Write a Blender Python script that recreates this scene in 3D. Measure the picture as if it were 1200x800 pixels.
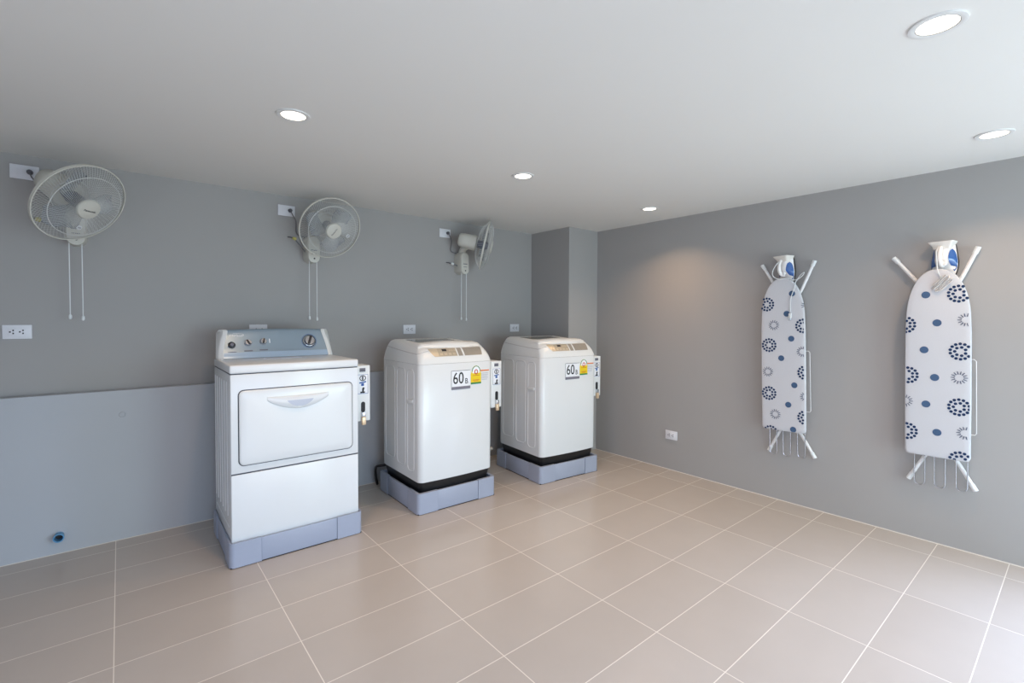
import bpy, bmesh, math, random
from mathutils import Vector, Matrix
random.seed(4)
PI = math.pi
SC = bpy.context.scene
for o in list(bpy.data.objects):
    bpy.data.objects.remove(o)
COL = SC.collection

# ---------------------------------------------------------------- camera
F_PX, CY_PX = 558.484, 387.7481
YAW, PITCH, ROLL = 0.6889, -0.0262, -0.0045
CAM = Vector((0.03468, -3.55577, 1.34393))
def cam_dir(x, y, z):
    s, c = math.sin(-ROLL), math.cos(-ROLL); x, y = x*c - y*s, x*s + y*c
    s, c = math.sin(PITCH), math.cos(PITCH); z, y = z*c - y*s, z*s + y*c
    s, c = math.sin(YAW), math.cos(YAW)
    return Vector((x*c + z*s, -x*s + z*c, y))
cd = bpy.data.cameras.new('camera')
cd.sensor_width = 36.0
cd.sensor_fit = 'HORIZONTAL'
cd.lens = F_PX/1200*36
cd.shift_y = -(400 - CY_PX)/1200
cd.clip_start = 0.02
cam = bpy.data.objects.new('camera', cd)
COL.objects.link(cam)
rx, ry, rz = cam_dir(1, 0, 0), cam_dir(0, 1, 0), -cam_dir(0, 0, 1)
cam.matrix_world = Matrix(((rx.x, ry.x, rz.x, CAM.x), (rx.y, ry.y, rz.y, CAM.y), (rx.z, ry.z, rz.z, CAM.z), (0, 0, 0, 1)))
SC.camera = cam

# ---------------------------------------------------------------- view, sky, daylight
SC.view_settings.view_transform = 'Standard'
SC.view_settings.look = 'None'
SC.view_settings.gamma = 1.0
SC.view_settings.use_curve_mapping = False
SC.view_settings.exposure = -0.19
W = bpy.data.worlds.new('sky'); SC.world = W
W.use_nodes = True
bg = W.node_tree.nodes['Background']
bg.inputs[0].default_value = (0.62, 0.78, 1.0, 1)
bg.inputs[1].default_value = 0.1

def area_light(name, loc, rot, sx, sy, power, color, spread=PI):
    l = bpy.data.lights.new(name, 'AREA')
    l.shape = 'RECTANGLE'; l.size = sx; l.size_y = sy
    l.energy = power; l.color = color; l.spread = spread
    o = bpy.data.objects.new(name, l); COL.objects.link(o)
    o.location = loc; o.rotation_euler = rot
    return o
# daylight through the glazed opening behind the camera and the one in the right wall
# each opening gives cool light from the sky above and warmer light thrown back by the ground outside
GAIN = {'sky_front_left': (0.345, 0.45, 0.62), 'sky_front_right': (0.565, 0.768, 0.825), 'ground_front': (0.994, 0.972, 0.881), 'sky_right': (0.684, 0.921, 1.424), 'ground_right': (1.051, 1.051, 1.073), 'sky_left': (1.07, 1.18, 1.60), 'ground_left': (1.277, 1.288, 1.243), 'lamps': (0.712, 0.458, 0.266)}
DAY = (('sky_front_left', (.50, -6.02, 1.05), (PI/2 - .60, 0, 0), 1.8, 1.6, 75, 2.5),
       ('sky_front_right', (2.70, -6.02, 1.05), (PI/2 - .30, 0, 0), 1.6, 1.6, 70, 2.6),
       ('ground_front', (1.6, -6.25, .30), (PI/2 + .75, 0, 0), 3.0, .8, 30, PI),
       ('sky_right', (4.03, -4.75, 1.05), (0, PI/2 - .75, 0), 1.6, 1.6, 100, 2.4),
       ('ground_right', (4.25, -4.75, .30), (0, PI/2 + .75, 0), .8, 1.6, 20, PI),
       ('sky_left', (-2.42, -3.9, 1.15), (0, -PI/2 + .70, 0), 1.8, 1.7, 35, 2.3),
       ('ground_left', (-2.60, -3.9, .30), (0, -PI/2 - .75, 0), .8, 1.7, 15, PI))
for nm, loc, rot, sx, sy, e, spread in DAY:
    g = GAIN[nm]; mx_ = max(max(g), 1e-6)
    area_light(nm, loc, rot, sx, sy, e*mx_, tuple(v/mx_ for v in g), spread)
DOWN_POWER = 7.0*max(GAIN['lamps'])
DOWN_COLOR = tuple(v/max(max(GAIN['lamps']), 1e-6) for v in GAIN['lamps'])

# ---------------------------------------------------------------- materials
def lin(c):
    return tuple((v/255/12.92 if v/255 <= 0.04045 else ((v/255 + 0.055)/1.055)**2.4) for v in c)
def mat(name, rgb, rough=0.5, metal=0.0, noise=0.03, scale=30.0, bump=0.0, coat=0.0, emit=None, strength=0, alpha=None, trans=0.0, spec=0.5):
    m = bpy.data.materials.new(name); m.use_nodes = True
    nt = m.node_tree; b = nt.nodes['Principled BSDF']
    c = lin(rgb)
    b.inputs['Roughness'].default_value = rough
    b.inputs['Metallic'].default_value = metal
    b.inputs['Specular IOR Level'].default_value = spec
    b.inputs['Coat Weight'].default_value = coat
    if trans: b.inputs['Transmission Weight'].default_value = trans
    if alpha is not None: b.inputs['Alpha'].default_value = alpha
    if emit:
        b.inputs['Emission Color'].default_value = (*emit, 1)
        b.inputs['Emission Strength'].default_value = strength
    tc = nt.nodes.new('ShaderNodeTexCoord')
    nz = nt.nodes.new('ShaderNodeTexNoise'); nz.inputs['Scale'].default_value = scale
    nz.inputs['Detail'].default_value = 4
    nt.links.new(tc.outputs['Object'], nz.inputs['Vector'])
    mx = nt.nodes.new('ShaderNodeMix'); mx.data_type = 'RGBA'
    mx.inputs[6].default_value = (*[v*(1 - noise) for v in c], 1)
    mx.inputs[7].default_value = (*[min(1, v*(1 + noise)) for v in c], 1)
    nt.links.new(nz.outputs['Fac'], mx.inputs[0])
    nt.links.new(mx.outputs[2], b.inputs['Base Color'])
    if bump:
        bp = nt.nodes.new('ShaderNodeBump'); bp.inputs['Strength'].default_value = bump
        bp.inputs['Distance'].default_value = 0.002
        nt.links.new(nz.outputs['Fac'], bp.inputs['Height'])
        nt.links.new(bp.outputs['Normal'], b.inputs['Normal'])
    return m

M = {}
M['wall'] = mat('grey_wall_paint', (166, 164, 162), 0.62, noise=0.02, scale=3.0, spec=0.35)
M['wall_low'] = mat('daylit_low_wall_paint', (181, 185, 190), 0.62, noise=0.02, scale=3.0, spec=0.35)  # wall grey lightened and cooled, standing in for daylight missing on the low wall
M['ceiling'] = mat('white_ceiling_paint', (228, 227, 223), 0.8, noise=0.01, scale=2.0, spec=0.2)
M['enamel'] = mat('white_enamel', (224, 227, 228), 0.22, noise=0.005, spec=0.5)
M['plastic'] = mat('white_plastic', (226, 229, 229), 0.35, noise=0.01)
M['cream'] = mat('cream_plastic', (230, 226, 218), 0.4, noise=0.01)
M['stand'] = mat('blue_grey_plastic', (160, 168, 186), 0.45, noise=0.02, scale=60)
M['black'] = mat('black_plastic', (18, 19, 22), 0.4)
M['gap'] = mat('dark_seam', (70, 74, 84), 0.7)
M['seam_pale'] = mat('pale_seam', (196, 196, 196), 0.5)
M['console'] = mat('steel_blue_console', (146, 165, 180), 0.28, metal=0.35, noise=0.03, scale=9)
M['console_strip'] = mat('pale_blue_highlight', (178, 202, 226), 0.2, metal=0.2)  # light-blue highlight of the console's curved foot put into the colour
M['chrome'] = mat('chrome', (205, 205, 208), 0.18, metal=1.0)
M['steelwire'] = mat('steel_wire', (196, 198, 202), 0.25, metal=0.9)
M['dark_knob'] = mat('dark_knob', (52, 50, 52), 0.3)
M['panel_tan'] = mat('tan_control_panel', (178, 168, 150), 0.35, metal=0.2, noise=0.05)
M['panel_gold'] = mat('gold_control_trim', (200, 188, 166), 0.3, metal=0.3)
M['panel_grey'] = mat('grey_control_panel', (158, 152, 142), 0.35, metal=0.2, noise=0.05)
M['lid_glass'] = mat('grey_green_lid_window', (112, 116, 108), 0.15, noise=0.02)
M['ink'] = mat('black_ink', (28, 28, 34), 0.6)
M['ink_grey'] = mat('grey_ink', (118, 118, 130), 0.6)
M['ink_pale'] = mat('pale_grey_ink', (176, 178, 186), 0.6)
M['ink_blue'] = mat('blue_ink', (52, 92, 160), 0.6)
M['ink_white'] = mat('white_ink', (244, 246, 248), 0.5)
M['sticker'] = mat('white_sticker', (236, 238, 242), 0.5)
M['strip_grey'] = mat('grey_sticker_strip', (120, 118, 130), 0.5, noise=0.1, scale=200)
M['yellow'] = mat('yellow_sticker', (236, 206, 24), 0.5)
M['green'] = mat('green_sticker', (40, 128, 66), 0.5)
M['red'] = mat('red_ink', (200, 62, 40), 0.5)
M['orange'] = mat('orange_ink', (224, 128, 66), 0.5)
M['brass'] = mat('pale_brass', (222, 196, 164), 0.35, metal=0.4)
M['socket'] = mat('socket_plastic', (226, 227, 232), 0.4, noise=0.01)
M['hole'] = mat('socket_hole', (40, 38, 42), 0.7)
M['plug'] = mat('grey_plug', (92, 92, 98), 0.5)
M['cord_grey'] = mat('grey_cord', (110, 110, 114), 0.6)
M['fan'] = mat('warm_white_fan_plastic', (206, 204, 194), 0.4, noise=0.01)
M['guard'] = mat('fan_guard_wire', (206, 207, 204), 0.35)
M['hub_dark'] = mat('fan_hub_plastic', (96, 100, 112), 0.4)
M['blade'] = mat('clear_grey_blade', (168, 176, 184), 0.15, alpha=0.30)
M['blade_edge'] = mat('blade_edge', (96, 102, 114), 0.3, alpha=0.8)
M['tag'] = mat('yellow_paper_tag', (196, 188, 110), 0.7)
M['cotton'] = mat('white_cotton_cover', (203, 204, 208), 0.85, noise=0.03, scale=160, bump=0.15, spec=0.2)
M['navy'] = mat('navy_print', (38, 58, 92), 0.85, spec=0.2)
M['bluedot'] = mat('denim_blue_print', (74, 98, 130), 0.85, noise=0.12, scale=220, spec=0.2)
M['grey_print'] = mat('grey_print', (98, 104, 122), 0.85, spec=0.2)
M['halo'] = mat('pale_blue_print', (206, 222, 236), 0.85, spec=0.2)
M['tube'] = mat('white_powder_coat', (230, 229, 228), 0.35, noise=0.01)
M['iron_white'] = mat('iron_white', (236, 233, 230), 0.25, noise=0.01)
M['iron_blue'] = mat('iron_blue', (48, 92, 156), 0.15, noise=0.06, scale=14, coat=0.5)
M['iron_sole'] = mat('iron_sole', (24, 22, 24), 0.3)
M['pvc'] = mat('blue_pvc', (92, 150, 190), 0.4)
M['hose'] = mat('beige_hose', (182, 172, 160), 0.5)
M['ring_trim'] = mat('white_lamp_trim', (222, 222, 220), 0.4)
M['lamp'] = mat('lamp_diffuser', (255, 250, 240), 0.4, emit=(1.0, 0.93, 0.82), strength=5.0)
M['baffle'] = mat('lamp_baffle', (150, 146, 140), 0.5)

def floor_material():
    m = bpy.data.materials.new('beige_floor_tiles'); m.use_nodes = True
    nt = m.node_tree; b = nt.nodes['Principled BSDF']
    tc = nt.nodes.new('ShaderNodeTexCoord')
    br = nt.nodes.new('ShaderNodeTexBrick')
    br.offset = 0.0; br.squash = 1.0
    br.inputs['Scale'].default_value = 1.0
    br.inputs['Mortar Size'].default_value = 0.0022
    br.inputs['Mortar Smooth'].default_value = 0.2
    br.inputs['Bias'].default_value = 0.0
    br.inputs['Brick Width'].default_value = 0.6
    br.inputs['Row Height'].default_value = 0.3
    br.inputs['Color1'].default_value = (*lin((186, 176, 166)), 1)
    br.inputs['Color2'].default_value = (*lin((190, 181, 172)), 1)
    br.inputs['Mortar'].default_value = (*lin((232, 224, 212)), 1)
    mp = nt.nodes.new('ShaderNodeMapping')
    mp.inputs['Location'].default_value = (6.0, 6.0, 0)
    nt.links.new(tc.outputs['Object'], mp.inputs['Vector'])
    nt.links.new(mp.outputs['Vector'], br.inputs['Vector'])
    nz = nt.nodes.new('ShaderNodeTexNoise'); nz.inputs['Scale'].default_value = 5; nz.inputs['Detail'].default_value = 6
    nt.links.new(tc.outputs['Object'], nz.inputs['Vector'])
    mr = nt.nodes.new('ShaderNodeMapRange')
    mr.inputs['To Min'].default_value = 0.96; mr.inputs['To Max'].default_value = 1.04
    nt.links.new(nz.outputs['Fac'], mr.inputs['Value'])
    mul = nt.nodes.new('ShaderNodeVectorMath'); mul.operation = 'SCALE'
    nt.links.new(br.outputs['Color'], mul.inputs[0]); nt.links.new(mr.outputs['Result'], mul.inputs['Scale'])
    nt.links.new(mul.outputs['Vector'], b.inputs['Base Color'])
    b.inputs['Roughness'].default_value = 0.24
    bp = nt.nodes.new('ShaderNodeBump'); bp.inputs['Strength'].default_value = 0.35; bp.inputs['Distance'].default_value = 0.001
    bp.invert = True
    nt.links.new(br.outputs['Fac'], bp.inputs['Height'])
    nt.links.new(bp.outputs['Normal'], b.inputs['Normal'])
    b.inputs['Specular IOR Level'].default_value = 0.5
    return m
M['floor'] = floor_material()

# ---------------------------------------------------------------- mesh building
class MB:
    def __init__(s):
        s.v, s.f, s.m, s.mi = [], [], [], 0
    def add(s, verts, faces):
        n = len(s.v); s.v += [tuple(p) for p in verts]
        for f in faces:
            s.f.append(tuple(i + n for i in f)); s.m.append(s.mi)
        return s
    def box(s, x0, y0, z0, x1, y1, z1, bev=0.0, seg=2):
        bm = bmesh.new(); bmesh.ops.create_cube(bm, size=1)
        for v in bm.verts:
            v.co = Vector(((x0 + x1)/2 + v.co.x*(x1 - x0), (y0 + y1)/2 + v.co.y*(y1 - y0), (z0 + z1)/2 + v.co.z*(z1 - z0)))
        if bev: bmesh.ops.bevel(bm, geom=bm.edges[:], offset=bev, segments=seg, profile=0.5, affect='EDGES')
        bm.verts.index_update()
        s.add([v.co[:] for v in bm.verts], [[v.index for v in f.verts] for f in bm.faces]); bm.free()
        return s
    def loft(s, rings, cap0=True, cap1=True, closed=True):
        n = len(rings[0]); vs = [p for r in rings for p in r]; fs = []
        for k in range(len(rings) - 1):
            for i in range(n if closed else n - 1):
                j = (i + 1) % n
                fs.append((k*n + i, k*n + j, (k + 1)*n + j, (k + 1)*n + i))
        if cap0: fs.append(tuple(reversed(range(n))))
        if cap1: fs.append(tuple(range((len(rings) - 1)*n, len(rings)*n)))
        return s.add(vs, fs)
    def tube(s, pts, r, n=8, cap=True, closed=False):
        pts = [Vector(p) for p in pts]; rings = []; up = None
        R = r if isinstance(r, (list, tuple)) else [r]*len(pts)
        L = len(pts)
        for i, p in enumerate(pts):
            if closed: t = (pts[(i + 1) % L] - pts[i - 1])
            else: t = (pts[min(i + 1, L - 1)] - pts[max(i - 1, 0)])
            t.normalize()
            if up is None:
                up = Vector((0, 0, 1)) if abs(t.z) < 0.9 else Vector((1, 0, 0))
            a = t.cross(up)
            if a.length < 1e-5: a = t.cross(Vector((0.3, 1, 0.2)))
            a.normalize(); b = a.cross(t); b.normalize(); up = b
            rings.append([p + R[i]*(math.cos(2*PI*k/n)*a + math.sin(2*PI*k/n)*b) for k in range(n)])
        if closed: rings.append(rings[0]); cap = False
        return s.loft(rings, cap, cap)
    def lathe(s, prof, n=32, mtx=None, cap0=True, cap1=True):
        rings = []
        for r, z in prof:
            ring = [Vector((r*math.cos(2*PI*k/n), r*math.sin(2*PI*k/n), z)) for k in range(n)]
            if mtx: ring = [mtx @ p for p in ring]
            rings.append(ring)
        return s.loft(rings, cap0, cap1)
    def prism(s, poly, h, mtx):
        # outline in local xy, extruded along local z
        a = [mtx @ Vector((x, y, 0)) for x, y in poly]; b = [mtx @ Vector((x, y, h)) for x, y in poly]
        return s.loft([a, b])
    def text(s, body, size, mtx, h=0.0006, align='CENTER', sx=1.0, bold=0.0):
        cu = bpy.data.curves.new('t', 'FONT'); cu.body = body; cu.size = size; cu.align_x = align; cu.align_y = 'CENTER'
        cu.extrude = h; cu.resolution_u = 3; cu.offset = bold
        o = bpy.data.objects.new('t', cu); COL.objects.link(o)
        dg = bpy.context.evaluated_depsgraph_get()
        me = bpy.data.meshes.new_from_object(o.evaluated_get(dg))
        S = Matrix.Diagonal((sx, 1, 1, 1))
        s.add([(mtx @ (S @ v.co))[:] for v in me.vertices], [tuple(p.vertices) for p in me.polygons])
        bpy.data.objects.remove(o); bpy.data.curves.remove(cu); bpy.data.meshes.remove(me)
        return s
    def build(s, name, mats, parent=None, smooth=35):
        me = bpy.data.meshes.new(name)
        me.from_pydata([tuple(p) for p in s.v], [], s.f)
        if not isinstance(mats, (list, tuple)): mats = [mats]
        for m in mats: me.materials.append(m)
        me.polygons.foreach_set('material_index', s.m)
        bm = bmesh.new(); bm.from_mesh(me)
        bmesh.ops.recalc_face_normals(bm, faces=bm.faces[:]); bm.to_mesh(me); bm.free()
        if smooth:
            for p in me.polygons: p.use_smooth = True
            me.set_sharp_from_angle(angle=math.radians(smooth))
        me.update()
        o = bpy.data.objects.new(name, me); COL.objects.link(o)
        if parent: o.parent = parent
        return o

def tag(o, label, cat, group=None):
    o['label'] = label; o['category'] = cat
    if group: o['group'] = group
    return o
def thing(name, label, cat, loc=(0, 0, 0), rz=0.0, group=None):
    o = bpy.data.objects.new(name, None); o.empty_display_size = 0.05
    COL.objects.link(o); o.location = loc; o.rotation_euler = (0, 0, rz)
    return tag(o, label, cat, group)
def struct(o):
    o['kind'] = 'structure'; return o
def copy_tree(o, parent=None):
    c = o.copy(); COL.objects.link(c)
    if parent: c.parent = parent
    for ch in list(o.children): copy_tree(ch, c)
    return c
def rrect(x0, y0, x1, y1, r, n=5):
    pts = []
    for cx, cy, a0 in ((x1 - r, y1 - r, 0), (x0 + r, y1 - r, PI/2), (x0 + r, y0 + r, PI), (x1 - r, y0 + r, 1.5*PI)):
        for k in range(n + 1):
            a = a0 + PI/2*k/n
            pts.append((cx + r*math.cos(a), cy + r*math.sin(a)))
    return pts
def frame(origin, xdir, ydir):
    x = Vector(xdir).normalized(); z = x.cross(Vector(ydir)).normalized(); y = z.cross(x)
    o = Vector(origin)
    return Matrix(((x.x, y.x, z.x, o.x), (x.y, y.y, z.y, o.y), (x.z, y.z, z.z, o.z), (0, 0, 0, 1)))
def on_front(x, y, z):      # local frame on a face that looks along -y: x right, y up
    return frame((x, y, z), (1, 0, 0), (0, 0, 1))
def curve_pts(ctrl, n=8):   # Catmull-Rom through the control points
    P = [Vector(p) for p in ctrl]; P = [2*P[0] - P[1]] + P + [2*P[-1] - P[-2]]; out = []
    for i in range(1, len(P) - 2):
        for k in range(n):
            t = k/n; a, b, c, d = P[i - 1:i + 3]
            out.append(0.5*((2*b) + (c - a)*t + (2*a - 5*b + 4*c - d)*t*t + (3*b - a - 3*c + d)*t**3))
    out.append(P[-2]); return out

# ---------------------------------------------------------------- room shell
XL, XR, YF, YB, YLEDGE, ZC = -2.2, 3.82, -5.9, 0.216, 0.1346, 2.2337
ZLEDGE = 0.903
PX, PY = 3.403, -0.331          # corner pillar
struct(MB().box(XL - .15, YF - .15, -.1, XR + .15, YB + .15, 0).build('floor', M['floor'], smooth=0))
struct(MB().box(XL - .15, YF - .15, ZC, XR + .15, YB + .15, ZC + .1).build('ceiling', M['ceiling'], smooth=0))
struct(MB().box(XL - .15, YB, 0, XR + .15, YB + .15, ZC).build('wall_back', M['wall'], smooth=0))
struct(MB().box(XL, YLEDGE, 0, PX, YB, ZLEDGE, .003).build('wall_lower', M['wall_low'], smooth=0))
struct(MB().box(PX, PY, 0, XR, YB, ZC, .002).build('wall_pillar', M['wall'], smooth=0))
w = MB()                          # left wall, out of the picture, with its opening
w.box(XL - .15, -3.0, 0, XL, YB, ZC); w.box(XL - .15, YF - .15, 0, XL, -4.8, ZC); w.box(XL - .15, -4.8, 2.15, XL, -3.0, ZC)
struct(w.build('wall_left', M['wall'], smooth=0))
w = MB()                          # right wall with its opening near the camera end
w.box(XR, -3.95, 0, XR + .15, YB, ZC); w.box(XR, YF - .15, 0, XR + .15, -5.55, ZC); w.box(XR, -5.55, 2.15, XR + .15, -3.95, ZC)
struct(w.build('wall_right', M['wall'], smooth=0))
w = MB()                          # front wall behind the camera with a wide opening
w.box(XL, YF - .15, 0, -.5, YF, ZC); w.box(3.6, YF - .15, 0, XR, YF, ZC); w.box(-.5, YF - .15, 2.15, 3.6, YF, ZC)
struct(w.build('wall_front', M['wall'], smooth=0))
M['grout'] = mat('cream_grout', (222, 216, 206), 0.7)
struct(MB().box(XR - .005, -5.5, 0, XR, PY, .004).build('trim_1', M['grout'], smooth=0))
struct(MB().box(XL, YLEDGE - .004, 0, PX, YLEDGE, .003).build('trim_2', M['grout'], smooth=0))

# ---------------------------------------------------------------- recessed ceiling lights
def make_downlight(x, y, label):
    t = thing('ceiling_light', label, 'ceiling light', (x, y, ZC), 0, 'recessed ceiling lights')
    q = .79
    rg = MB().lathe([(.068*q, -.0005), (.067*q, -.005), (.078*q, -.007), (.088*q, -.005), (.0895*q, 0)], 40, None, False, False)
    rg.build('trim_ring', M['ring_trim'], t)
    MB().lathe([(.069*q, 0.0), (.068*q, -.0045), (.0645*q, -.0045), (.064*q, -.001)], 40, None, False, False).build('baffle', M['baffle'], t)
    MB().lathe([(.0001, -.0035), (.04*q, -.0035), (.0642*q, -.0022)], 36, None, False, False).build('diffuser', M['lamp'], t)
    l = bpy.data.lights.new('lamp_bulb', 'AREA'); l.shape = 'DISK'; l.size = 0.09
    l.energy = DOWN_POWER; l.color = DOWN_COLOR; l.spread = math.radians(125)
    lo = bpy.data.objects.new('lamp_bulb', l); COL.objects.link(lo); lo.parent = t; lo.location = (0, 0, -.012)
    return t
for x, y, lab in ((.637, -1.305, 'lit round recessed ceiling light above and in front of the dryer'),
                  (1.99, -1.283, 'lit round ceiling light in the middle of the ceiling above the washing machines'),
                  (3.345, -1.274, 'small lit ceiling light near the right wall and the corner pillar'),
                  (3.268, -3.242, 'lit ceiling light beside the right wall above the nearer ironing board'),
                  (1.945, -3.242, 'largest and nearest lit ceiling light, at the top right of the photo')):
    make_downlight(x, y, lab)

# ---------------------------------------------------------------- wall sockets
def make_socket(x, z, label, kind, group, right_wall_y=None):
    t = thing('wall_socket', label, 'wall socket', (x, YB, z), 0, group)
    if right_wall_y is not None:
        t.location = (XR, right_wall_y, z); t.rotation_euler = (0, 0, -PI/2)
    MB().box(-.058, -.009, -.039, .058, 0, .039, .003).build('cover_plate', M['socket'], t)
    if kind == 'duplex':
        MB().box(-.036, -.0115, -.022, .036, -.009, .022, .001).build('socket_insert', M['socket'], t)
        h = MB()
        for cx in (-.018, .020):
            h.box(cx - .013, -.0125, -.0035, cx - .006, -.0113, .0035)
            h.box(cx + .000, -.0125, .004, cx + .006, -.0113, .012)
            h.box(cx + .000, -.0125, -.012, cx + .006, -.0113, -.004)
        h.build('pin_holes', M['hole'], t)
    else:
        MB().box(-.030, -.0115, -.019, .036, -.009, .019, .001).build('socket_insert', M['socket'], t)
        h = MB().box(-.024, -.0128, -.012, -.002, -.0113, .012, .001)
        h.build('blank_cap', M['socket'], t)
        p = MB().lathe([(.0005, -.004), (.012, -.004), (.014, .002), (.0125, .020), (.008, .026), (.0005, .026)], 20, frame((.022, -.0115, .002), (1, 0, 0), (0, 0, 1)))
        p.build('plug', M['plug'], t)
    return t
G1, G2 = 'high sockets feeding the wall fans', 'low double sockets on the back wall'
for x, z, lab in ((-.36, 2.139, 'white high wall socket with grey plug behind the leftmost fan'),
                  (.990, 2.126, 'white high wall socket with plug left of the middle fan'),
                  (2.339, 2.119, 'white high wall socket with plug left of the sideways turned fan')):
    make_socket(x, z, lab, 'plugged', G1)
for x, z, lab in ((-.402, 1.258, 'white double wall socket alone on the left side of the back wall'),
                  (.797, 1.254, 'white double wall socket peeping out above the dryer console'),
                  (1.980, 1.246, 'white double wall socket above the middle machine'),
                  (3.170, 1.248, 'white double wall socket above the rear washing machine by the pillar')):
    make_socket(x, z, lab, 'duplex', G2)
make_socket(0, .312, 'white wall socket low on the right wall', 'duplex', None, right_wall_y=-1.2025)

# pipe stub and painted cap on the low wall
t = thing('drain_pipe', 'blue plastic drain pipe stub sticking out of the low wall', 'pipe', (-.245, YLEDGE, .103))
fr = frame((0, 0, 0), (1, 0, 0), (0, 0, 1))
MB().lathe([(.0215, 0), (.0225, .034), (.024, .036), (.024, .046), (.0185, .046), (.0175, .002), (.0005, .002)], 28, fr, False, False).build('pipe_wall', M['pvc'], t)
MB().lathe([(.0005, .004), (.0174, .004)], 24, fr, False, False).build('pipe_opening', M['black'], t)
c = MB().lathe([(.0175, 0), (.0175, .003), (.015, .005), (.0125, .0045), (.0120, .0015), (.0005, .0015)], 28, frame((.041, YLEDGE, .757), (1, 0, 0), (0, 0, 1)), False, False)
tag(c.build('pipe_cap', M['wall_low']), 'small round grey cap painted over on the low wall', 'pipe cap')

# ---------------------------------------------------------------- plastic stands under the machines
def make_stand(Wd, Dp, H, th, label, loc, rz):
    t = thing('appliance_stand', label, 'appliance stand', loc, rz, 'blue grey stands under the machines')
    cl = .155
    # four corner pieces, each an L wrapped around a rounded outer corner
    for sx in (0, 1):
        for sy in (0, 1):
            outer, inner = [], []
            r = .028
            outer = [(cl, 0)] + [(r - r*math.cos(a), r - r*math.sin(a)) for a in [PI/2 - PI/2*k/5 for k in range(6)]] + [(0, cl)]
            inner = [(th, cl), (th, th), (cl, th)]
            poly = outer + inner
            poly = [(Wd - x if sx else x, Dp - y if sy else y) for x, y in poly]
            MB().loft([[(x, y, 0.004) for x, y in poly], [(x, y, H) for x, y in poly]]).build('corner_piece', M['stand'], t, 40)
    e = .0045
    for (x0, y0, x1, y1) in ((cl + .001, e, Wd - cl - .001, th), (cl + .001, Dp - th, Wd - cl - .001, Dp - e), (e, cl + .001, th, Dp - cl - .001), (Wd - th, cl + .001, Wd - e, Dp - cl - .001)):
        m = MB().box(x0, y0, .006, x1, y1, H - .003, .002)
        m.build('side_rail', M['stand'], t)
    MB().box(.006, .006, 0, Wd - .006, Dp - .006, .0075).build('base_pad', M['black'], t)
    MB().box(th, th, .0075, Wd - th, Dp - th, .030).build('floor_tray', M['black'], t)
    return t

ST_D = dict(loc=(.468, -.682, 0), rz=-.008)
ST_1 = dict(loc=(1.580, -.685, 0), rz=-.022)
ST_2 = dict(loc=(2.641, -.760, 0), rz=-.078)
make_stand(.724, .610, .137, .012, 'blue grey plastic stand under the front loading dryer', **ST_D)
make_stand(.650, .660, .146, .022, 'blue grey plastic stand under the middle washing machine', **ST_1)
make_stand(.652, .660, .142, .022, 'blue grey plastic stand under the rear washing machine by the pillar', **ST_2)

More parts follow.
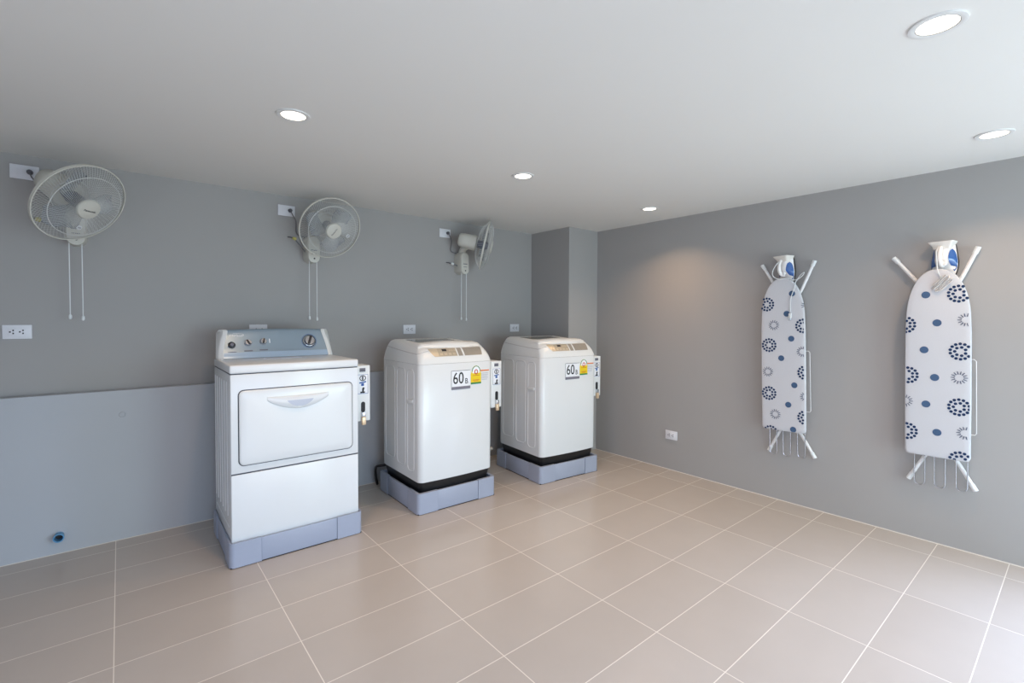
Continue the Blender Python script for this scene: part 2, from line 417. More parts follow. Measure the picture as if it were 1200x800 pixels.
# ---------------------------------------------------------------- dryer
def make_dryer():
    t = thing('tumble_dryer', 'white front loading dryer with grey console and handle hatch door', 'dryer', (.468, -.682, .0), -.008)
    L, R, FY, BY = .0145, .7095, .030, .595
    # cabinet
    m = MB()
    m.box(L, FY + .004, .031, R, BY, 1.036, .006, 3)
    for k in range(6):
        y = FY + .10 + k*.085
        m.tube([(L + .0005, y, .25), (L + .0005, y, .99)], .004, 6)
    m.tube([(L + .0005, FY + .06, .20), (L + .0005, BY - .06, .20)], .004, 6)
    m.build('cabinet', M['enamel'], t)
    # front faces: lower panel and upper panel, gap between them
    MB().box(L + .001, FY - .004, .033, R - .001, FY + .006, .494, .004, 3).build('lower_panel', M['enamel'], t)
    MB().box(L + .003, FY + .001, .490, R - .003, FY + .007, .506).build('panel_seam', M['gap'], t)
    MB().box(L + .001, FY - .004, .501, R - .001, FY + .006, 1.036, .004, 3).build('front_panel', M['enamel'], t)
    # door, with its dark outline seam
    dx0, dx1, dz0, dz1 = .055, .669, .543, .948
    fr = on_front(0, FY - .0035, 0)
    MB().prism(rrect(dx0 - .005, dz0 - .005, dx1 + .005, dz1 + .005, .030), .0016, fr).build('door_seam', M['gap'], t)
    rings = []
    for ins, h in ((.0, -.001), (.0, .006), (.003, .010), (.010, .0125), (.05, .0145), (.14, .016)):
        rings.append([fr @ Vector((x, z, h)) for x, z in rrect(dx0 + ins, dz0 + ins, dx1 - ins, dz1 - ins, max(.012, .026 - ins*.3))])
    door = MB().loft(rings).build('door', M['enamel'], t)
    # handle: a shallow smile-shaped grip with its shaded recess drawn as a darker patch
    yh = FY - .0035 - .0145
    g = MB(); rings = []
    N = 28; cx = .358
    for k in range(N + 1):
        u = -1 + 2*k/N; x = cx + u*.166
        top = .901 - .004*(1 - u*u); bot = .880 - .054*(1 - abs(u)**1.9)
        if abs(u) > .96: bot += .004
        d = .004 + .011*(1 - u*u)
        rings.append([(x, yh + .003, top + .004), (x, yh - d*.5, top + .002), (x, yh - d, top - .006), (x, yh - d, bot + .006), (x, yh - d*.6, bot + .001), (x, yh + .003, bot - .002)])
    g.loft(rings); hd = g.build('handle', M['enamel'], door, 50)
    g = MB(); rings = []
    for k in range(17):
        u = -1 + 2*k/16; x = cx + .005 + u*.072
        top = .876; bot = .876 - .036*(1 - u*u)**.8
        yy = yh - .0152 + .001*u*u*3
        rings.append([(x, yy + .002, top), (x, yy - .0012, top), (x, yy - .0012, bot - .0005), (x, yy + .002, bot - .0005)])
    M['recess'] = mat('grip_recess_shade', (186, 192, 206), 0.35)  # shade of the recess put into the colour, the patch itself stands proud
    g.loft(rings); g.build('grip_recess_shade', M['recess'], hd)
    # top deck
    m = MB().box(L - .002, FY - .008, 1.041, R + .001, BY + .004, 1.087, .009, 3)
    m.build('top_deck', M['enamel'], t)
    MB().box(L + .004, FY + .001, 1.034, R - .004, BY - .004, 1.043).build('deck_seam', M['gap'], t)
    # lint filter flap on the deck
    f = MB().prism([(-.115, -.030), (.115, -.030), (.100, .030), (-.100, .030)], .002, Matrix.Translation((.36, .40, 1.0865)))
    M['flap'] = mat('lint_flap', (188, 193, 206), 0.3)
    f.build('lint_flap', M['flap'], t)
    # console: swept profile between two white end caps, narrowing upwards
    prof = [(.500, 1.087), (.502, 1.096), (.507, 1.106), (.5145, 1.121), (.526, 1.150), (.540, 1.190), (.553, 1.225), (.562, 1.250), (.570, 1.261), (.580, 1.266), (.590, 1.265), (.596, 1.255), (.598, 1.087)]
    def taper(z): return .036*((z - 1.087)/.174)**1.6
    def xsec(x, side, ins=0.0, crown=0.0):
        k = [1]*7 + [.95, .85, .6, .3, .1, 0]
        return [(x + side*taper(min(z, 1.262))*k[i], y + ins*(0 if i > 9 else 1), z - (ins if z > 1.2 else 0) + crown*((z - 1.087)/.174)) for i, (y, z) in enumerate(prof)]
    c0, c1 = .022, .712
    console = MB()
    rings = []
    for k in range(11):
        u = k/10; x = c0 + .030 + u*(c1 - c0 - .060)
        side = 1 - 2*u
        rings.append(xsec(x, side, .002, .006*(1 - (2*u - 1)**2)))
    console.loft(rings); console = console.build('console', M['console'], t, 50)
    # curved strip along the foot of the console, painted in its highlight tone
    st = MB(); rings = []
    for u in (0, .25, .5, .75, 1):
        x = c0 + .031 + u*(c1 - c0 - .062)
        rings.append([(x, .4985, 1.089), (x, .5015, 1.0965), (x, .509, 1.1085), (x, .5165, 1.124), (x, .520, 1.122), (x, .508, 1.089)])
    st.loft(rings); st.build('trim_strip', M['console_strip'], console)
    for u, sd in ((0, 1), (1, -1)):
        e = MB(); rings = []
        xs = (c0, c0 + .006, c0 + .0305) if u == 0 else (c1, c1 - .006, c1 - .0305)
        for x, ins in zip(xs, (.008, .001, -.001)):
            rings.append(xsec(x, sd, ins))
        e.loft(rings); e.build('end_cap', M['plastic'], console, 50)
    # a frame on the sloping face
    def cface(x, s):      # s: 0 foot .. 1 top along the slope
        y0, z0, y1, z1 = .5165, 1.121, .5595, 1.239
        crown = .006*(1 - ((x - c0)/(c1 - c0)*2 - 1)**2)
        p = Vector((x, y0 + (y1 - y0)*s + .0005, z0 + (z1 - z0)*s + crown*.6))
        return frame(p, (1, 0, 0), (0, y1 - y0, z1 - z0))
    def knob(x, s, r, kind):
        fr = cface(x, s)
        if kind == 'start':
            kb = MB().lathe([(r*1.15, -.003), (r*1.15, .004), (r, .006), (r*.95, .014), (r*.6, .017), (.0005, .017)], 24, fr); k = kb.build('start_knob', M['dark_knob'], console)
            MB().lathe([(r*.55, .0172), (r*.35, .0178), (.0005, .0178)], 20, fr, False, False).build('knob_cap', M['ink_grey'], k)
        else:
            nm = 'timer_dial' if kind == 'dial' else 'selector_knob'
            kb = MB().lathe([(r*1.12, -.003), (r*1.12, .003), (r, .005), (r*.92, .018), (r*.85, .020), (.0005, .020)], 32, fr)
            k = kb.build(nm, M['chrome'], console)
            a = -.35 if kind == 'dial' else (.5 if kind == 'sel1' else -.2)
            g = MB().box(-r*.24, -r*.9, .018, r*.24, r*.9, .027, .002)
            rot = fr @ Matrix.Rotation(a, 4, 'Z'); g.v = [tuple(rot @ Vector(p)) for p in g.v]
            g.build('knob_grip', M['dark_knob'], k)
            if kind == 'dial':
                MB().lathe([(r*1.30, -.002), (r*1.30, .0022), (r*1.22, .0024), (r*1.22, -.002)], 40, fr, False, False).build('dial_ring', M['ink'], k)
    knob(.101, .40, .018, 'start'); knob(.192, .48, .020, 'sel1'); knob(.280, .52, .019, 'sel2'); knob(.565, .52, .033, 'dial')
    for x, s in ((.101, .02), (.192, .07), (.280, .09)):
        pr = MB(); fr = cface(x, s)
        pr.prism(rrect(-.024, -.0035, .024, .0035, .001, 2), .0008, fr)
        pr.build('control_legend', M['ink_grey'], console)
    pr = MB(); fr = cface(.565, .52)
    pr.lathe([(.0485, -.0005), (.0485, .0009), (.0465, .0009), (.0465, -.0005)], 40, fr, False, False)
    pr.build('dial_legend', M['ink_blue'], console)
    MB().prism([(.012, -.012), (.017, -.012), (.017, .016), (.012, .016)], .0008, cface(.304, .55)).build('selector_legend', M['ink_white'], console)
    M['logo'] = mat('white_logo', (235, 240, 244), 0.3)
    lg = MB().text('Whirlpool', .019, cface(.128, .90), .0006)
    sw = [cface(.128, .90) @ Vector((.040*math.cos(a) + .004, .012*math.sin(a) + .002, .0006)) for a in [(-.5 + 1.25*k/14)*PI*.9 for k in range(15)]]
    lg.tube(sw, .0009, 6)
    lg.build('logo', M['logo'], console)
    return t
make_dryer()

# ---------------------------------------------------------------- top loading washing machines
def washer_ring(x0, x1, y0, y1, r, zf, zb, bow, n=6, m=12):
    """closed outline, front edge bowed forward; z varies from front to back"""
    pts = []
    def arc(cx, cy, a0):
        for k in range(n + 1):
            a = a0 + PI/2*k/n; pts.append((cx + r*math.cos(a), cy + r*math.sin(a)))
    arc(x1 - r, y1 - r, 0); arc(x0 + r, y1 - r, PI/2); arc(x0 + r, y0 + r, PI)
    for k in range(1, m):
        pts.append((x0 + r + (x1 - x0 - 2*r)*k/m, y0))
    arc(x1 - r, y0 + r, 1.5*PI)
    out = []
    xc, hw = (x0 + x1)/2, (x1 - x0)/2
    for x, y in pts:
        f = max(0.0, min(1.0, (y1 - y)/(y1 - y0)))
        w = max(0.0, 1 - (f < .999)*(1 - f)*8) if f > .875 else 0
        b = bow*max(0, 1 - ((x - xc)/hw)**2)*(1 if y < y0 + r + 1e-6 else 0)
        s = (y - y0)/(y1 - y0)
        out.append((x, y - b, zf + (zb - zf)*s))
    return out
WX0, WX1, WY0, WY1 = .021, .634, .024, .640
# inset, z front, z back, extra front inset
COVER = [(.000, 1.026, 1.026, 0), (.003, 1.045, 1.054, .003), (.010, 1.072, 1.092, .008), (.019, 1.098, 1.127, .017), (.030, 1.122, 1.156, .028), (.039, 1.136, 1.171, .041), (.051, 1.143, 1.179, .055)]
def cover_ring(i):
    ins, zf, zb, fi = COVER[i]
    return washer_ring(WX0 + ins, WX1 - ins, WY0 + ins + fi, WY1 - ins, .035 + ins*.3, zf, zb, .014)
def cover_front(u, s):     # u across 0..1, s along the cover rings (float)
    i = min(int(s), len(COVER) - 2); t = s - i
    q = []
    for k in (i, i + 1):
        ins, zf, zb, fi = COVER[k]
        x0, x1 = WX0 + ins, WX1 - ins
        x = WX0 + .03 + u*(WX1 - WX0 - .06)
        xc, hw = (x0 + x1)/2, (x1 - x0)/2
        q.append(Vector((x, WY0 + ins + fi - .014*max(0, 1 - ((x - xc)/hw)**2), zf)))
    return q[0].lerp(q[1], t)
def front_y(x):
    xc, hw = (WX0 + WX1)/2, (WX1 - WX0)/2
    return WY0 - .014*(1 - ((x - xc)/hw)**2)
def make_washer(label, st, zoff=0.0):
    t = thing('washing_machine', label, 'washing machine', st['loc'], st['rz'], 'white top loading washing machines')
    m = MB()
    rings = [washer_ring(WX0 + i, WX1 - i, WY0 + i, WY1 - i, .036, z, z, .014) for i, z in ((.006, .208), (.001, .211), (0, .216), (0, 1.022), (.0012, 1.0245))]
    m.loft(rings)
    # pressed ribs on both flanks
    for xs, sg in ((WX0, -1),):
        for y0, y1, z0, z1 in ((.10, .20, .27, .985), (.235, .37, .285, .985), (.41, .57, .30, .985)):
            pts = [(xs + sg*.0003, y, z) for y, z in rrect(y0, z0, y1, z1, .035)]
            m.tube(pts, .0035, 6, closed=True)
    m.build('cabinet', M['enamel'], t, 40)
    b = MB().loft([washer_ring(WX0 + i, WX1 - i, WY0 + i, WY1 - i, .030, z, z, .012) for i, z in ((.024, .0302), (.022, .15), (.015, .175), (.012, .2085))])
    b.build('base_skirt', M['black'], t, 40)
    for xs in (WX0,):
        h = MB().box(xs - .010, .110, .745, xs + .004, .190, .772, .006); h.v = [(x, y, z - (y - .15)*.15) for x, y, z in h.v]
        h.build('grip', M['plastic'], t)
    rings = [cover_ring(i) for i in range(len(COVER))]
    x0, x1, y0, y1 = WX0, WX1, WY0, WY1
    rings.append(washer_ring(x0 + .11, x1 - .11, y0 + .15, y1 - .11, .05, 1.148, 1.178, .01))
    cv = MB().loft(rings).build('top_cover', M['plastic'], t, 60)
    # moulded line where the lid wraps over the cover and arches above the controls
    CR = [cover_ring(i) for i in range(len(COVER))]
    def cov(k, s_):
        i = min(int(s_), len(COVER) - 2); f = s_ - i; a = int(k) % 39; b2 = (a + 1) % 39; g_ = k - int(k)
        pa = Vector(CR[i][a]).lerp(Vector(CR[i + 1][a]), f); pb = Vector(CR[i][b2]).lerp(Vector(CR[i + 1][b2]), f)
        return pa.lerp(pb, g_)
    ln = []
    for j in range(25):                 # left flank, dipping towards the front corner
        q = j/24; ln.append(cov(13 + q, 3.1 - .35*math.sin(q*PI*.5)))
    for k in range(15, 22): ln.append(cov(k, 2.75 + .12*(k - 14)**1.6*.35))
    for j in range(1, 20):
        q = j/19; ln.append(cov(21 + q*10, 3.7 + 1.35*math.sin(min(1, q*1.6)*PI/2)))
    lt = MB().tube(ln, .0028, 6); lt.build('lid_line', M['seam_pale'], cv, 60)
    # lid: a raised shell with a hump at the front and a window behind it
    g = MB(); NX, NY = 26, 26
    lx0, lx1, ly0, ly1 = x0 + .038, x1 - .038, y0 + .088, y1 - .085
    def lid_z(u, v):
        base = 1.141 + .036*((v*(ly1 - ly0) + .088)/(y1 - y0))
        edge = min(1, min(u, 1 - u)/.09); edge = math.sin(edge*PI/2)
        fr_ = min(1, v/.06); fr_ = math.sin(fr_*PI/2); bk = min(1, (1 - v)/.08); bk = math.sin(bk*PI/2)
        hump = .022*math.exp(-((v - .16)/.16)**2)*(1 - (2*u - 1)**2*.9)
        rail = .010*math.exp(-(((2*u - 1)**2 - .82)/.16)**2)
        return base - .012 + .018*min(edge, 1)*fr_*bk + hump*fr_ + rail*fr_*bk*.8
    vs = []; fs = []
    for j in range(NY + 1):
        for i in range(NX + 1):
            u, v = i/NX, j/NY
            bowf = .030*(1 - (2*u - 1)**2)*(1 - v)
            vs.append((lx0 + u*(lx1 - lx0), ly0 + v*(ly1 - ly0) - bowf, lid_z(u, v)))
    for j in range(NY):
        for i in range(NX):
            a = j*(NX + 1) + i; fs.append((a, a + 1, a + NX + 2, a + NX + 1))
    g.add(vs, fs)
    n0 = len(g.v)                       # skirt down into the cover so the lid is a closed shell
    per = [i for i in range(NX + 1)] + [(j + 1)*(NX + 1) - 1 for j in range(1, NY + 1)] + [NY*(NX + 1) + i for i in range(NX - 1, -1, -1)] + [j*(NX + 1) for j in range(NY - 1, 0, -1)]
    low = [(vs[i][0], vs[i][1], vs[i][2] - .012) for i in per]
    g.v += low
    for k in range(len(per)):
        k2 = (k + 1) % len(per); g.f.append((per[k], per[k2], n0 + k2, n0 + k)); g.m.append(0)
    g.f.append(tuple(n0 + k for k in range(len(per)))); g.m.append(0)
    lid = g.build('lid', M['plastic'], t, 60)
    wv = MB(); pv = []
    for j in range(9):
        row = []
        for i in range(9):
            u = .17 + .66*i/8; v = .40 + .48*j/8
            row.append((lx0 + u*(lx1 - lx0), ly0 + v*(ly1 - ly0) - .030*(1 - (2*u - 1)**2)*(1 - v), lid_z(u, v) + .0022))
        pv.append(row)
    nn = 9; flat = [p for r in pv for p in r]
    wv.add(flat + [(x, y, z - .003) for x, y, z in flat], [(j*nn + i, j*nn + i + 1, (j + 1)*nn + i + 1, (j + 1)*nn + i) for j in range(8) for i in range(8)])
    edge = [i for i in range(nn)] + [(j + 1)*nn - 1 for j in range(1, nn)] + [(nn - 1)*nn + i for i in range(nn - 2, -1, -1)] + [j*nn for j in range(nn - 2, 0, -1)]
    for k in range(len(edge)):
        a, b_ = edge[k], edge[(k + 1) % len(edge)]; wv.f.append((a, b_, b_ + 81, a + 81)); wv.m.append(0)
    wv.build('lid_window', M['lid_glass'], lid, 60)
    # control panel on the sloping front
    def patch(u0, u1, s0, s1, off, name, mt, par, cut0=0.0, cut1=0.0, NU=14, NS=6):
        mb = MB(); vv = []
        for j in range(NS + 1):
            s = s0 + (s1 - s0)*j/NS; q = 1 - j/NS
            a, b2 = u0 + cut0*q**2, u1 - cut1*q**2
            for i in range(NU + 1):
                p = cover_front(a + (b2 - a)*i/NU, s); e1 = cover_front(a + (b2 - a)*i/NU, s + .05) - p
                nrm = Vector((0, -e1.z, e1.y)).normalized()
                vv.append((p + nrm*off)[:])
        n1 = len(vv); back = [(x, y + .004, z - .002) for x, y, z in vv]
        mb.add(vv + back, [(j*(NU + 1) + i, j*(NU + 1) + i + 1, (j + 1)*(NU + 1) + i + 1, (j + 1)*(NU + 1) + i) for j in range(NS) for i in range(NU)])
        ed = [i for i in range(NU + 1)] + [(j + 1)*(NU + 1) - 1 for j in range(1, NS + 1)] + [NS*(NU + 1) + i for i in range(NU - 1, -1, -1)] + [j*(NU + 1) for j in range(NS - 1, 0, -1)]
        for k in range(len(ed)):
            a, b2 = ed[k], ed[(k + 1) % len(ed)]; mb.f.append((a, b2, b2 + n1, a + n1)); mb.m.append(0)
        return mb.build(name, mt, par, 60)
    pn = patch(.095, .935, 1.75, 4.55, .0015, 'control_panel', M['plastic'], cv, .06, .015)
    patch(.120, .505, 2.05, 4.30, .0030, 'key_field', M['panel_gold'], pn, .06, 0)
    patch(.240, .500, 2.15, 4.20, .0042, 'program_field', M['panel_tan'], pn, .0, 0)
    patch(.525, .590, 2.05, 4.30, .0030, 'power_key', M['panel_grey'], pn)
    patch(.618, .915, 2.05, 4.30, .0030, 'label_field', M['panel_grey'], pn, 0, .02)
    patch(.300, .365, 3.35, 3.95, .0054, 'display', M['ink'], pn, NU=3, NS=2)
    for k in range(4):
        patch(.255 + k*.062, .295 + k*.062, 2.35, 2.85, .0054, 'key', M['panel_gold'], pn, NU=2, NS=2)
    for k in range(3):
        patch(.400 + k*.034, .424 + k*.034, 3.35, 3.75, .0054, 'key', M['panel_gold'], pn, NU=2, NS=2)
    # stickers on the front
    def fr_at(x, z, dy=.0006):
        a, b2 = front_y(x - .01), front_y(x + .01)
        return frame((x, front_y(x) - dy, z), (.02, b2 - a, 0), (0, 0, 1))
    X = .346; f1 = fr_at(X, .902)
    ps = MB().prism(rrect(-.080, -.068, .080, .068, .002, 2), .001, f1)
    ps = ps.build('price_sticker', M['sticker'], t)
    pt = MB().text('60', .118, fr_at(X - .022, .911, .0018), .0004, sx=.80, bold=.0007)
    pt.text('B.', .056, fr_at(X + .052, .889, .0018), .0004, sx=.85, bold=.0005)
    pt.prism([(-.080, .0655), (.080, .0655), (.080, .068), (-.080, .068)], .0012, fr_at(X, .902, .0012))
    pt.prism([(-.080, -.045), (-.0785, -.045), (-.0785, .068), (-.080, .068)], .0012, fr_at(X, .902, .0012))
    pt.build('price_print', M['ink'], ps)
    MB().prism([(-.080, -.068), (.080, -.068), (.080, -.047), (-.080, -.047)], .0012, fr_at(X, .902, .0012)).build('sticker_strip', M['strip_grey'], ps)
    e = .478; f2 = fr_at(e, .928)
    arch = [(-.047, -.066), (.047, -.066), (.047, .010)] + [(.036*math.cos(a), .030 + .038*math.sin(a)) for a in [PI*k/12 for k in range(13)]] + [(-.047, .010)]
    es = MB().prism(arch, .001, f2).build('energy_label', M['yellow'], t)
    f3 = fr_at(e, .928, .0016)
    MB().prism([(-.047, -.066), (.047, -.066), (.047, -.054), (-.047, -.054)], .0008, f3).build('label_foot', M['green'], es)
    half = [(.033*math.cos(a), .028 + .036*math.sin(a)) for a in [PI*k/14 for k in range(15)]]
    wh = MB().prism(half + [(-.033, .014), (.033, .014)], .0008, f3); wh.build('label_arch', M['ink_white'], es)
    ar = MB().tube([f3 @ Vector((x, y, .001)) for x, y in [(.0355*math.cos(a), .026 + .039*math.sin(a)) for a in [PI*k/16 for k in range(17)]]], .0026, 6)
    ar.build('label_outline', M['green'], es)
    rd = MB().tube([f3 @ Vector((.013*math.cos(a), .023 + .016*math.sin(a), .0014)) for a in [2*PI*k/20 for k in range(20)]], .0035, 6, closed=True)
    for z, ww in ((-.004, .032), (-.036, .030), (-.044, .022)):
        rd.prism([(-ww, z - .0015), (ww, z - .0015), (ww, z + .0015), (-ww, z + .0015)], .0008, f3)
    rd.build('label_print', M['red'], es)
    rs = MB().prism([(-.041, -.004), (.041, -.004), (.041, .005), (-.041, .006)], .001, fr_at(.560, .956)); rs = rs.build('warranty_sticker', M['orange'], t)
    ln = MB()
    for k, (ww, z) in enumerate(((.034, .937), (.036, .925), (.030, .913), (.034, .901), (.026, .889))):
        ln.prism([(-ww, -.0016), (ww, -.0016), (ww, .0016), (-ww, .0016)], .001, fr_at(.556, z))
    ln.build('sticker_print', M['ink_pale'], rs)
    return t
make_washer('white top loading washing machine with a 60 sticker, the middle of the three machines', ST_1)
make_washer('white top loading washing machine with a 60 sticker, rearmost beside the pillar', ST_2)

# ---------------------------------------------------------------- coin boxes on the machines' right flanks
def make_coin_box(label, loc, rz):
    t = thing('coin_box', label, 'coin box', loc, rz, 'coin boxes on the machines')
    Wb, Hb, Db = .099, .356, .13
    MB().box(0, 0, 0, Wb, Db, Hb, .004).build('housing', M['plastic'], t)
    s = MB().box(.030, -.003, .316, .068, .001, .340, .001).build('coin_slot', M['ink_grey'], t)
    MB().box(.034, -.0045, .326, .064, -.0028, .329).build('slit', M['ink'], s)
    p = MB().box(.014, -.003, .176, .084, .001, .300, .001).build('instruction_sticker', M['sticker'], t)
    f = on_front(.049, -.003, .238)
    pm = MB()
    pm.tube([f @ Vector((.019*math.cos(a), .038 + .016*math.sin(a), .0006)) for a in [2*PI*k/20 for k in range(20)]], .0025, 6, closed=True)
    pm.prism([(-.004, .026), (.004, .026), (.004, .050), (-.004, .050)], .001, f)
    pm.prism([(-.016, -.058), (.014, -.058), (.014, -.048), (-.016, -.048)], .001, f)
    pm.prism([(-.004, -.048), (.006, -.048), (.012, -.024), (.002, -.020), (-.004, -.030)], .001, f)
    pm.mi = 1
    pm.prism([(-.022, .004), (.022, .010), (.022, .018), (-.022, .012)], .001, f)
    pm.prism([(-.010, -.012), (.008, -.012), (.008, .006), (-.010, .004)], .001, f)
    for z in (.060, -.061): pm.prism([(-.0345, z - .001), (.0345, z - .001), (.0345, z + .001), (-.0345, z + .001)], .001, f)
    pm.mi = 2
    for x in (-.034, .034): pm.prism([(x - .001, -.061), (x + .001, -.061), (x + .001, .061), (x - .001, .061)], .001, f)
    pm.build('pictogram', [M['ink'], M['ink_blue'], M['ink_grey']], p)
    MB().prism(rrect(-.013, -.055, .013, .012, .0125), .003, on_front(.052, 0, .112)).build('coin_return', M['ink'], t)
    lk = MB().box(.041, -.020, .028, .062, -.002, .060, .003).build('padlock', M['chrome'], t)
    MB().box(.039, -.022, -.022, .064, -.002, .028, .003).build('lock_body', M['brass'], lk)
    return t
make_coin_box('white coin box on the right side of the dryer', (1.1815, -.600, .683), -.008)
make_coin_box('white coin box on the right side of the middle washing machine', (2.2185, -.655, .660), -.022)
make_coin_box('white coin box between the rear washing machine and the right wall', (3.2835, -.742, .655), -.078)

# ---------------------------------------------------------------- hoses by the stands
h = MB().tube(curve_pts([(2.62, -.14, .17), (2.52, -.10, .165), (2.42, -.08, .15), (2.36, -.02, .09), (2.34, .06, .02)]), .017, 12)
tag(h.build('drain_hose', M['hose']), 'beige drain hose on the floor between the two washing machines', 'hose')
h = MB().tube(curve_pts([(1.645, -.050, .190), (1.628, -.034, .184), (1.604, -.006, .176), (1.590, .018, .164), (1.590, .032, .125), (1.602, .045, .06), (1.615, .052, .012)]), .010, 10)
tag(h.build('water_hose', M['black']), 'black water hose curving down behind the middle machine stand', 'hose')

# ---------------------------------------------------------------- wall fans
def make_fan(label, bx, ring_c, az, el, spin, logo_rot, tag_on, plug):
    """bx: wall bracket centre; ring_c: centre of the guard; az/el: where the head looks"""
    t = thing('wall_fan', label, 'wall fan', (bx, YB, 1.750), 0, 'white wall mounted fans')
    O = Vector((bx, YB, 1.750))
    # bracket: a tapered box, rounded at its foot
    def outline(y, w, zt, r):
        return [(x, y, z) for x, z in rrect(-w, 0.0, w, zt, r, 6)]
    b = MB().loft([outline(0, .046, .205, .044), outline(-.085, .046, .205, .044), outline(-.105, .044, .200, .042), outline(-.116, .038, .190, .036)])
    br = b.build('bracket', M['fan'], t, 40)
    MB().box(-.022, -.1178, .088, .022, -.1155, .094).build('switch_slot', M['hub_dark'], br)
    MB().box(-.018, -.1176, .062, .018, -.1155, .066).build('switch_slot', M['hub_dark'], br)
    MB().lathe([(.006, -.002), (.006, .003), (.0005, .003)], 14, on_front(.002, -.1155, .030)).build('indicator', M['black'], br)
    # pull cords with their knobs
    for x in (-.030, .024):
        L = -.405 if x < 0 else -.412
        MB().tube([(x, -.098, .012), (x, -.098, L)], .0028, 6).build('pull_cord', M['plastic'], t)
        MB().lathe([(.003, .012), (.007, .006), (.008, -.010), (.005, -.016), (.0005, -.017)], 14, Matrix.Translation((x, -.098, L))).build('cord_knob', M['plastic'], t)
    n = Vector((math.sin(az)*math.cos(el), -math.cos(az)*math.cos(el), math.sin(el)))
    C = Vector(ring_c) - O
    r = Vector((math.cos(az), math.sin(az), 0))
    fr = frame(C, r, n.cross(r))          # local z = direction of the air
    # motor housing behind the guard
    mo = MB(); rings = []
    for z, rx_, ry_ in ((-.245, .030, .026), (-.242, .050, .044), (-.230, .064, .057), (-.19, .070, .063), (-.10, .074, .068), (-.082, .070, .064), (-.078, .040, .036)):
        rings.append([fr @ Vector((rx_*(abs(math.cos(a))**.75)*(1 if math.cos(a) >= 0 else -1), ry_*(abs(math.sin(a))**.75)*(1 if math.sin(a) >= 0 else -1), z)) for a in [2*PI*k/32 for k in range(32)]])
    mo.loft(rings); mo.build('motor_housing', M['fan'], t, 45)
    # neck from the bracket top to the motor's underside
    base = Vector((0, -.055, .195)); top = fr @ Vector((0, -.035, -.150))
    MB().tube(curve_pts([base, base.lerp(top, .35) + Vector((0, 0, .02)), base.lerp(top, .7) + Vector((0, 0, .01)), top], 5), .032, 16).build('neck', M['cord_grey'] if False else M['fan'], t)
    R = .220
    # guard: rim, front and rear wires
    gd = MB()
    gd.lathe([(R - .003, -.008), (R + .0025, -.008), (R + .0025, .006), (R - .003, .006), (R - .003, -.008)], 72, fr, False, False)
    gd.build('rim', M['fan'], t, 40)
    def dome(depth, sign, r0, nw, name, sw):
        q = MB(); pw = 3.4 if sign > 0 else 2.4
        for k in range(nw):
            a0 = 2*PI*k/nw; pts = []
            for i in range(9):
                u = i/8; rr = R - .002 - (R - .002 - r0)*u
                a = a0 + sw*u
                z = sign*depth*(1 - (1 - u)**pw)
                pts.append(fr @ Vector((rr*math.cos(a), rr*math.sin(a), z)))
            q.tube(pts, .0011, 3, False)
        for rr in ((.172,) if sign > 0 else (.09,)):
            u = (R - .002 - rr)/(R - .002 - r0); z = sign*depth*(1 - (1 - u)**pw)
            q.tube([fr @ Vector((rr*math.cos(a), rr*math.sin(a), z)) for a in [2*PI*k/48 for k in range(48)]], .0022, 5, closed=True)
        return q.build(name, M['guard'], t, 60)
    dome(.058, 1, .052, 100, 'front_guard', .30)
    dome(.072, -1, .055, 72, 'rear_guard', .12)
    cp = MB().lathe([(.056, .050), (.056, .060), (.052, .066), (.030, .070), (.0005, .071)], 36, fr).build('centre_badge', M['fan'], t, 40)
    lr = fr @ Matrix.Translation((0, -.004, .0712)) @ Matrix.Rotation(logo_rot, 4, 'Z')
    MB().text('Panasonic', .0155, lr, .0005).build('badge_print', M['ink'], cp)
    mk = fr @ Matrix.Rotation(logo_rot, 4, 'Z')
    bg_ = MB().lathe([(.013, .046), (.013, .051), (.0005, .051)], 20, mk @ Matrix.Translation((.03, -.125, -.018)))
    bg_ = bg_.build('round_label', M['ink_white'], t)
    MB().box(-.008, -.003, .051, .008, .003, .0518).build('label_print', M['ink_grey'], bg_)
    bg_.children[0].data.transform(mk @ Matrix.Translation((.03, -.125, -.018)))
    # rear hub, blades at rest
    MB().lathe([(.030, -.075), (.034, -.060), (.034, .018), (.028, .026), (.0005, .028)], 28, fr).build('blade_hub', M['hub_dark'], t, 40)
    for k in range(3):
        bl = MB(); rings = []; a0 = spin + 2*PI*k/3
        for i in range(13):
            u = i/12; rr = .030 + .155*u
            half = .42 + .20*math.sin(u*PI*.9)
            sweep = -.55*u
            row = []
            for j in range(9):
                v = j/8*2 - 1
                rnd = (1 - max(0, u - .75)*1.6*abs(v)**2)
                a = a0 + sweep + v*half
                row.append(fr @ Vector((rr*rnd*math.cos(a), rr*rnd*math.sin(a), -.012 + .026*v)))
            rings.append(row)
        front = rings; back = [[p - n*.0016 for p in r_] for r_ in rings]
        vs = [p for r_ in front for p in r_] + [p for r_ in back for p in r_]; N = 13*9; fs = []
        for i in range(12):
            for j in range(8):
                a = i*9 + j; fs.append((a, a + 1, a + 10, a + 9)); fs.append((N + a, N + a + 9, N + a + 10, N + a + 1))
        bl.add(vs, fs); bl.build('blade', M['blade'], t, 60)
        ed = MB().tube([r_[8] for r_ in rings], .0016, 5); ed.build('blade_edge', M['blade_edge'], t)
    # power cord from the plug to the bracket, with a hanging tag
    px, pz = plug[0] - bx, plug[1] - 1.750
    pts = curve_pts([(px + .022, -.032, pz), (px + .032, -.040, pz - .03), (px + .060, -.022, pz - .07), (-.090, -.012, .215), (-.040, -.03, .190)], 6)
    MB().tube(pts, .0035, 6).build('power_cord', M['cord_grey'], t)
    # short stay beside the bracket with a small tag
    tx, tz = tag_on[0] - bx, tag_on[1] - 1.750
